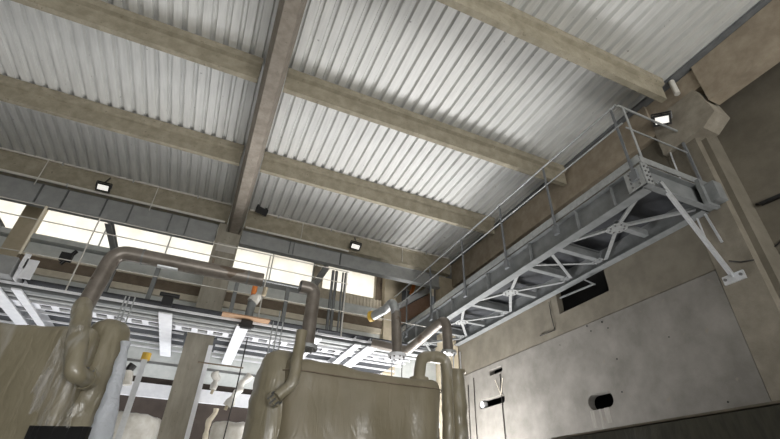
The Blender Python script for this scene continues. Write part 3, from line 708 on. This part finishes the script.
fl = MB().cyl((1.27, YP, B2.z - .02), (1.27, YP, B2.z + .03), .15, 20).build('flange', M['galv'], t)

def flange_bolts(c, r, nrm, n, parent):
    nrm = Vector(nrm).normalized(); u = nrm.orthogonal().normalized(); w = nrm.cross(u)
    for k in range(n):
        a = 2 * PI * k / n; p = Vector(c) + (u * math.cos(a) + w * math.sin(a)) * r
        MB().cyl(p - nrm * .045, p + nrm * .045, .012, 6).build('bolt', M['bolt'], parent)
flange_bolts((1.27, YP, B2.z), .125, (0, 0, 1), 8, fl)

# hanging pipe with open flange above the middle tank
YQ = 6.6
t = thing('hanging_pipe', 'grey elbow pipe with white flange hanging above the middle tank', 'pipe')
a = at(377, 312, y=YQ); b_ = at(396, 302, y=YQ); c_ = at(397, 356, y=YQ)
MB().tube([at(396, 312, y=YQ), (c_.x, YQ, c_.z)], .085, seg=18).build('drop', M['pipe'], t)
MB().tube([at(373, 316, y=YQ + .5), at(386, 309, y=YQ + .25), at(393, 301, y=YQ), at(396.5, 318, y=YQ)], .078, bend=.12, seg=18).build('elbow', M['galv'], t)
MB().cyl(at(370, 316.5, y=YQ + .55), at(373, 316, y=YQ + .5), .10, 12).build('cap', M['yellow'], t, label='yellow end cap')
fl = MB().cyl((c_.x, YQ, c_.z - .02), (c_.x, YQ, c_.z + .03), .15, 20).build('flange', M['white'], t)
flange_bolts((c_.x, YQ, c_.z), .12, (0, 0, 1), 8, fl)
for k, px in ((0, 392), (1, 402)):
    a = at(px, 360, y=6.6); b_ = at(px + (-1 if k == 0 else 0), 378, y=6.6)
    single(MB().cyl((a.x, 6.6, a.z), (a.x, 6.6, a.z - .32), .007, 6), 'threaded_rod', M['bolt'], ('outer' if k else 'inner') + ' thin threaded rod below the white flange above the middle tank', 'rod')

# pipe running back along the catwalk and dropping to the wrapped riser
t = thing('branch_pipe', 'grey pipe running below the catwalk and dropping to the wrapped riser', 'pipe')
p = [at(372, 343, y=8.2), at(407, 351, y=7.9), at(446, 318, y=6.6), at(450, 353, y=6.6)]
MB().tube([p[0], p[1], (p[2].x, 6.6, p[2].z), (p[2].x + .02, 6.6, p[3].z)], .088, bend=.16, seg=18).build('pipe_run', M['pipe'], t)
fl = MB().cyl((p[2].x + .02, 6.6, p[3].z - .02), (p[2].x + .02, 6.6, p[3].z + .02), .14, 20).build('flange', M['galv'], t)
flange_bolts((p[2].x + .02, 6.6, p[3].z), .115, (0, 0, 1), 8, fl)
RX = p[2].x + .03

# ================================================================ WRAPPED TANKS
def tank_body(corners, rc, z1, tilt=None, seed=0):
    """film-wrapped body: rounded polygon plan, soft top edge"""
    C = [Vector((x, y, 0)) for x, y in corners]; plan = []
    n = len(C)
    for i in range(n):
        a, b, c = C[i - 1], C[i], C[(i + 1) % n]
        d0 = (a - b).normalized(); d1 = (c - b).normalized()
        s_ = b + d0 * rc; e = b + d1 * rc
        for k in range(9):
            t = k / 8; plan.append(s_ * (1 - t) ** 2 + b * 2 * t * (1 - t) + e * t * t)
        f = C[(i + 1) % n] + (b - C[(i + 1) % n]).normalized() * rc
        m_ = max(2, int((f - e).length / .08))
        for k in range(1, m_): plan.append(e.lerp(f, k / m_))
    ctr = sum(C, Vector()) / n
    mb = MB(); vs = []; fs = []; seg = len(plan)
    zs = [-1.6 + k * (z1 - .12 + 1.6) / 34 for k in range(35)] + [z1 - .06, z1 - .02, z1]
    inset = [0] * 35 + [.01, .03, .07]
    for i, z in enumerate(zs):
        for p in plan:
            o = (p - ctr).normalized()
            f = .05 * noise.noise(Vector((p.x * 1.6 + seed, p.y * 1.6, z * .8))) + .022 * noise.noise(Vector((p.x * 5 + seed, p.y * 5, z * 2.2)))
            q = p + o * (f - inset[i])
            zz = z + (tilt(p) if tilt else 0) * max(0, (i - 24) / 13) + (.02 * noise.noise(Vector((p.x * 4, p.y * 4, seed))) if i > 33 else 0)
            vs.append(Vector((q.x, q.y, zz)))
    m_ = len(zs)
    for i in range(m_ - 1):
        for k in range(seg): fs.append((i * seg + k, i * seg + (k + 1) % seg, (i + 1) * seg + (k + 1) % seg, (i + 1) * seg + k))
    vs.append(Vector((ctr.x, ctr.y, z1 + .02))); c = len(vs) - 1
    for k in range(seg): fs.append(((m_ - 1) * seg + k, (m_ - 1) * seg + (k + 1) % seg, c))
    mb.add(vs, fs, True)
    return mb, plan
# left tank
t1 = thing('wrapped_tank', 'beige tank wrapped in clear film at the left edge, with wrapped riser', 'tank', 'film-wrapped tanks')
z1 = 1.55
P1 = [(-1.12, 5.44), (-1.02, 7.3), (-3.4, 8.2), (-3.95, 6.60)]
mb, plan1 = tank_body(P1, .16, z1, seed=3)
mb.build('body', M['wrap'], t1)
# shroud: film tent joining body and side column
def shroud(p_top, p_bot, r0, r1_, jit, seg=28):
    return MB().tube([p_top, p_bot], r0, seg=seg, jit=jit, step=.06, rs=lambda s: r0 + (r1_ - r0) * s if s > .06 else r0 * (.72 + 4.6 * s))
ncx = at(112, 330, y=6.0).x
nz = at(118, 320, y=5.9).z
MB().tube([(ncx, 6.0, nz), (ncx + .02, 6.0, -1.6)], .25, seg=28, jit=.05, step=.07, rs=lambda s: (.20 + min(s * 6, 1) * .045 + s * .06) * min(1, .55 + s * 18)).build('side_column', M['wrap'], t1)
MB().tube([at(126, 342, y=5.72), at(112, 396, y=5.72), at(94, 452, y=5.72)], .12, seg=16, jit=.03, step=.05, rs=lambda s: .04 + .08 * s).build('film', M['film'], t1, label='loose film edge coloured as backlit')
# wrapped riser with elbow and flange in front of the tank
e0 = at(88, 298, y=5.55); e1 = at(74, 352, y=5.30); e2 = at(76, 372, y=5.25); e3 = at(86, 377, y=5.55)
MB().tube([(A0.x, 5.9, A0.z + .0), at(76, 348, y=5.45), at(74, 374, y=5.36), at(90, 380, y=5.62)], .1, bend=.12, seg=18, jit=.02, step=.05, rs=lambda s: .095 + .012 * math.sin(min(s, .8) * PI / .8)).build('riser', M['wrap'], t1)
fl = MB().cyl(at(85, 377.5, y=5.56), at(87, 378, y=5.59), .115, 18).build('flange', M['wrap'], t1)
flange_bolts(at(86, 377.7, y=5.575), .09, ray(85, 378) - ray(83, 377.5) + Vector((0, .02, 0)), 8, fl)
for px in (117, 121, 127):
    a = at(px, 319, y=6.0)
    MB().cyl((a.x, 6.0, a.z - .12), (a.x + .0, 6.0, a.z + .30), .010, 6).build('threaded_rod', M['galv'], t1)
# film draped from the riser over the tank front
def drape(c00, c10, c11, c01, n=22, seed=0):
    vs = []; fs = []
    for j in range(n + 1):
        for i in range(n + 1):
            u, v = i / n, j / n
            p = c00 * (1 - u) * (1 - v) + c10 * u * (1 - v) + c11 * u * v + c01 * (1 - u) * v
            q = p + p.normalized() * (-.05 + .05 * noise.noise(Vector((u * 3 + v * 2 + seed, v * 2.2, seed))) + .02 * noise.noise(Vector((u * 9, v * 5, seed))))
            vs.append(q)
    for j in range(n):
        for i in range(n):
            k = j * (n + 1) + i; fs.append((k, k + 1, k + n + 2, k + n + 1))
    return MB().add(vs, fs, True)
drape(at(68, 322, y=5.42), at(84, 326, y=5.50), at(70, 428, y=5.36), at(14, 424, y=5.72), seed=5).build('draped_film', M['drape'], t1, label='film draped over the tank front, pale glare in its colour')
zs_ = at(60, 436, y=5.7).z
sa = at(26, 430, y=6.0); sb = at(88, 432, y=5.5)
d = Vector((P1[3][0] - P1[0][0], P1[3][1] - P1[0][1], 0)).normalized(); nn = Vector((d.y, -d.x, 0)); nn = nn if nn.y < 0 else -nn
q0 = at(88, 434, y=5.28); q1 = at(29, 433, y=5.52)
mb = MB()
for k in range(12):
    a = q0.lerp(q1, k / 12); b_ = q0.lerp(q1, (k + 1) / 12)
    o_ = nn * (.008 * math.sin(k * 1.9))
    mb.bar(a + o_, b_ + o_, .05, .12)
mb.build('strap', M['black'], t1, label='black strap')

# middle tank
t2 = thing('wrapped_tank', 'large beige tank under a draped cover in the lower middle', 'tank', 'film-wrapped tanks')
z2 = 1.53
P2 = [(.95, 5.62), (3.24, 5.62), (3.24, 7.6), (.95, 7.6)]
def tl(p):
    if p.y > 6.6: return 0
    return .055 * max(0, min(1, (2.05 - p.x) / .35)) + .02 * max(0, (p.x - 2.7) / .4)
mb, plan2 = tank_body(P2, .30, z2, tl, seed=11)
mb.build('body', M['cover'], t2)
vs = []
cc = Vector((2.05, 6.6, 0))
for k, p in enumerate(plan2 + plan2[:1]):
    q = p + (p - cc).normalized() * .035
    vs.append((q.x, q.y, z2 - .10 - .02 * math.sin((p.x - .9) * 1.4)))
MB().tube(vs, .008, seg=6).build('hem_cord', M['brown'], t2)
n2x = at(281, 360, y=6.0).x; n2z = at(280, 350, y=5.9).z
MB().tube([(n2x, 6.0, n2z), (n2x, 6.0, -1.6)], .28, seg=28, jit=.025, step=.07, rs=lambda s: (.20 + min(s * 9, 1) * .09 + s * .02) * min(1, .6 + s * 18)).build('side_column', M['wrap'], t2)
for px in (269, 274, 279):
    a = at(px, 346, y=6.0)
    MB().cyl((a.x, 6.0, a.z - .12), (a.x, 6.0, a.z + (.34 if px != 274 else .5)), .009, 6).build('threaded_rod', M['galv'], t2)
MB().tube([at(302, 331, y=5.62), at(293, 383, y=5.62), at(277, 397, y=5.62)], .072, bend=.16, seg=18, jit=.012, step=.05).build('riser', M['wrap'], t2)
fl = MB().cyl(at(276, 398, y=5.62), at(273.5, 400, y=5.66), .095, 18).build('flange', M['wrap'], t2)
flange_bolts(at(275, 399, y=5.62), .075, ray(276, 398) - ray(273, 400.5), 8, fl)
MB().tube([at(419, 380, y=6.3), at(421, 357, y=6.3), at(446, 357, y=6.3), at(449, 445, y=6.3)], .092, bend=.17, seg=18, jit=.012, step=.06).build('gooseneck', M['wrap'], t2)
MB().cyl(at(419, 382, y=6.3), at(419, 378, y=6.3), .15, 18).build('gooseneck_flange', M['wrap'], t2)
# wrapped riser at the wall
t = thing('wrapped_riser', 'film-wrapped vertical riser between the middle tank and concrete wall', 'pipe')
a = at(456, 372, y=6.75)
MB().tube([(a.x, 6.75, a.z), (a.x, 6.75, -1.6)], .15, seg=18, jit=.03, step=.07).build('film', M['wrap'], t)
for px in (449, 454, 461):
    b_ = at(px, 372, y=6.7)
    MB().cyl((b_.x, 6.7, b_.z - .1), (b_.x, 6.7, at(px, 352, y=6.7).z), .010, 6).build('threaded_rod', M['white'], t)
MB().cyl((a.x, 6.75, a.z - .02), (a.x, 6.75, a.z + .02), .17, 18).build('top_flange', M['wrap'], t)

# ================================================================ TARPAULIN COVERED STACK IN THE LOWER RIGHT CORNER
t = thing('covered_stack', 'stack under a dark green tarpaulin in the bottom right corner', 'stack')
XT = 4.6; zt = XT * .1905
vs = []; fs = []; ny, nz_ = 60, 14
for j in range(nz_ + 1):
    for i in range(ny + 1):
        y = .4 + 4.75 * i / ny; z = zt - .03 - (zt + 1.57) * j / nz_
        x = XT + .02 - .05 * (j / nz_) - .03 + .16 * noise.noise(Vector((y * 1.9 + z * .9, z * .7, 2))) * min(1, j / 2) + .05 * noise.noise(Vector((y * 5 + z * 2, z, 7))) * min(1, j / 2)
        vs.append((x, y, z))
for j in range(nz_):
    for i in range(ny):
        k = j * (ny + 1) + i; fs.append((k, k + 1, k + ny + 2, k + ny + 1))
mb = MB().add(vs, fs, True)
mb.box(XT + .12, XT + 1.4, .4, 5.15, -1.6, zt - .03)
mb.build('tarpaulin', M['tarp'], t)
MB().box(XT - .01, XT + 1.42, .38, 5.17, zt - .015, zt + .005).build('top_board', M['tarpedge'], t)

# ================================================================ recentre every object on its own base
bpy.context.view_layer.update()
kids = {}
for o in COL.objects: kids.setdefault(o.parent, []).append(o)
def pts_of(o):
    r = [v.co for v in o.data.vertices] if o.type == 'MESH' else []
    r = [v.copy() for v in r]
    for c in kids.get(o, []): r += pts_of(c)
    return r
org = {}
for o in list(COL.objects):
    p = pts_of(o)
    if not p: continue
    lo = [min(v[i] for v in p) for i in range(3)]; hi = [max(v[i] for v in p) for i in range(3)]
    org[o] = Vector(((lo[0] + hi[0]) / 2, (lo[1] + hi[1]) / 2, lo[2]))
for o in org:
    if o.type == 'MESH': o.data.transform(Matrix.Translation(-org[o]))
    o.location = org[o] - (org[o.parent] if o.parent else Vector((0, 0, 0)))

# ================================================================ LIGHT
w = bpy.data.worlds.new('sky'); S.world = w; w.use_nodes = True
bg = w.node_tree.nodes['Background']; bg.inputs['Color'].default_value = (.96, .98, 1.0, 1); bg.inputs['Strength'].default_value = 1.8

def area(name, loc, target, sx, sy, energy, color=(1, 1, 1)):
    l = bpy.data.lights.new(name, 'AREA'); l.shape = 'RECTANGLE'; l.size = sx; l.size_y = sy; l.energy = energy; l.color = color
    o = bpy.data.objects.new(name, l); COL.objects.link(o)
    o.location = Vector(loc) + Vector((0, 0, EYE))
    d = Vector(target) - Vector(loc); o.rotation_euler = d.to_track_quat('-Z', 'Y').to_euler()
    return o
sl = bpy.data.lights.new('sun', 'SUN'); sl.energy = 7; sl.angle = .02; sl.color = (1, .97, .92)
so = bpy.data.objects.new('sun', sl); COL.objects.link(so); so.location = (-4, -20, 25)
so.rotation_euler = Vector((.25, .55, -.85)).to_track_quat('-Z', 'Y').to_euler()
# added area lights low in the hall, aimed up to brighten roof and wall
area('upward_fill', (-4.0, 9.2, -1.3), (-4.0, 8.9, 4), 5, 1.2, 75, (1, .985, .97))
area('upward_fill', (3.3, 9.25, -1.3), (3.7, 9.0, 4), 4.2, 1.0, 250, (1, .985, .97))
area('upward_fill', (5.5, 10.0, .3), (5.75, 9.8, 4), 1.6, 1.4, 330, (1, .98, .965))
area('door_fill', (2.6, -7.9, .4), (2.6, -2.5, 4.6), 7.5, 3.4, 720, (1, .985, .95))  # added lamp across the front opening, strengthens light from behind the camera
area('upward_fill', (0, 12.2, -1.2), (0, 11.8, 4), 10, 1.0, 270, (.96, .98, 1))

cam = bpy.data.cameras.new('camera'); co = bpy.data.objects.new('camera', cam); COL.objects.link(co)
cam.sensor_fit = 'HORIZONTAL'; cam.sensor_width = 36; cam.lens = F / 780 * 36; cam.clip_start = .05; cam.clip_end = 200
R = Matrix((CM[0], -CM[1], -CM[2])).transposed()      # columns: camera x, y, z axes in the world
co.matrix_world = Matrix.Translation((0, 0, EYE)) @ R.to_4x4()
S.camera = co
S.cycles.use_denoising = True
S.cycles.max_bounces = 8
S.view_settings.view_transform = 'Standard'; S.view_settings.look = 'None'; S.view_settings.gamma = 1
S.view_settings.use_curve_mapping = False
S.view_settings.exposure = 0.12
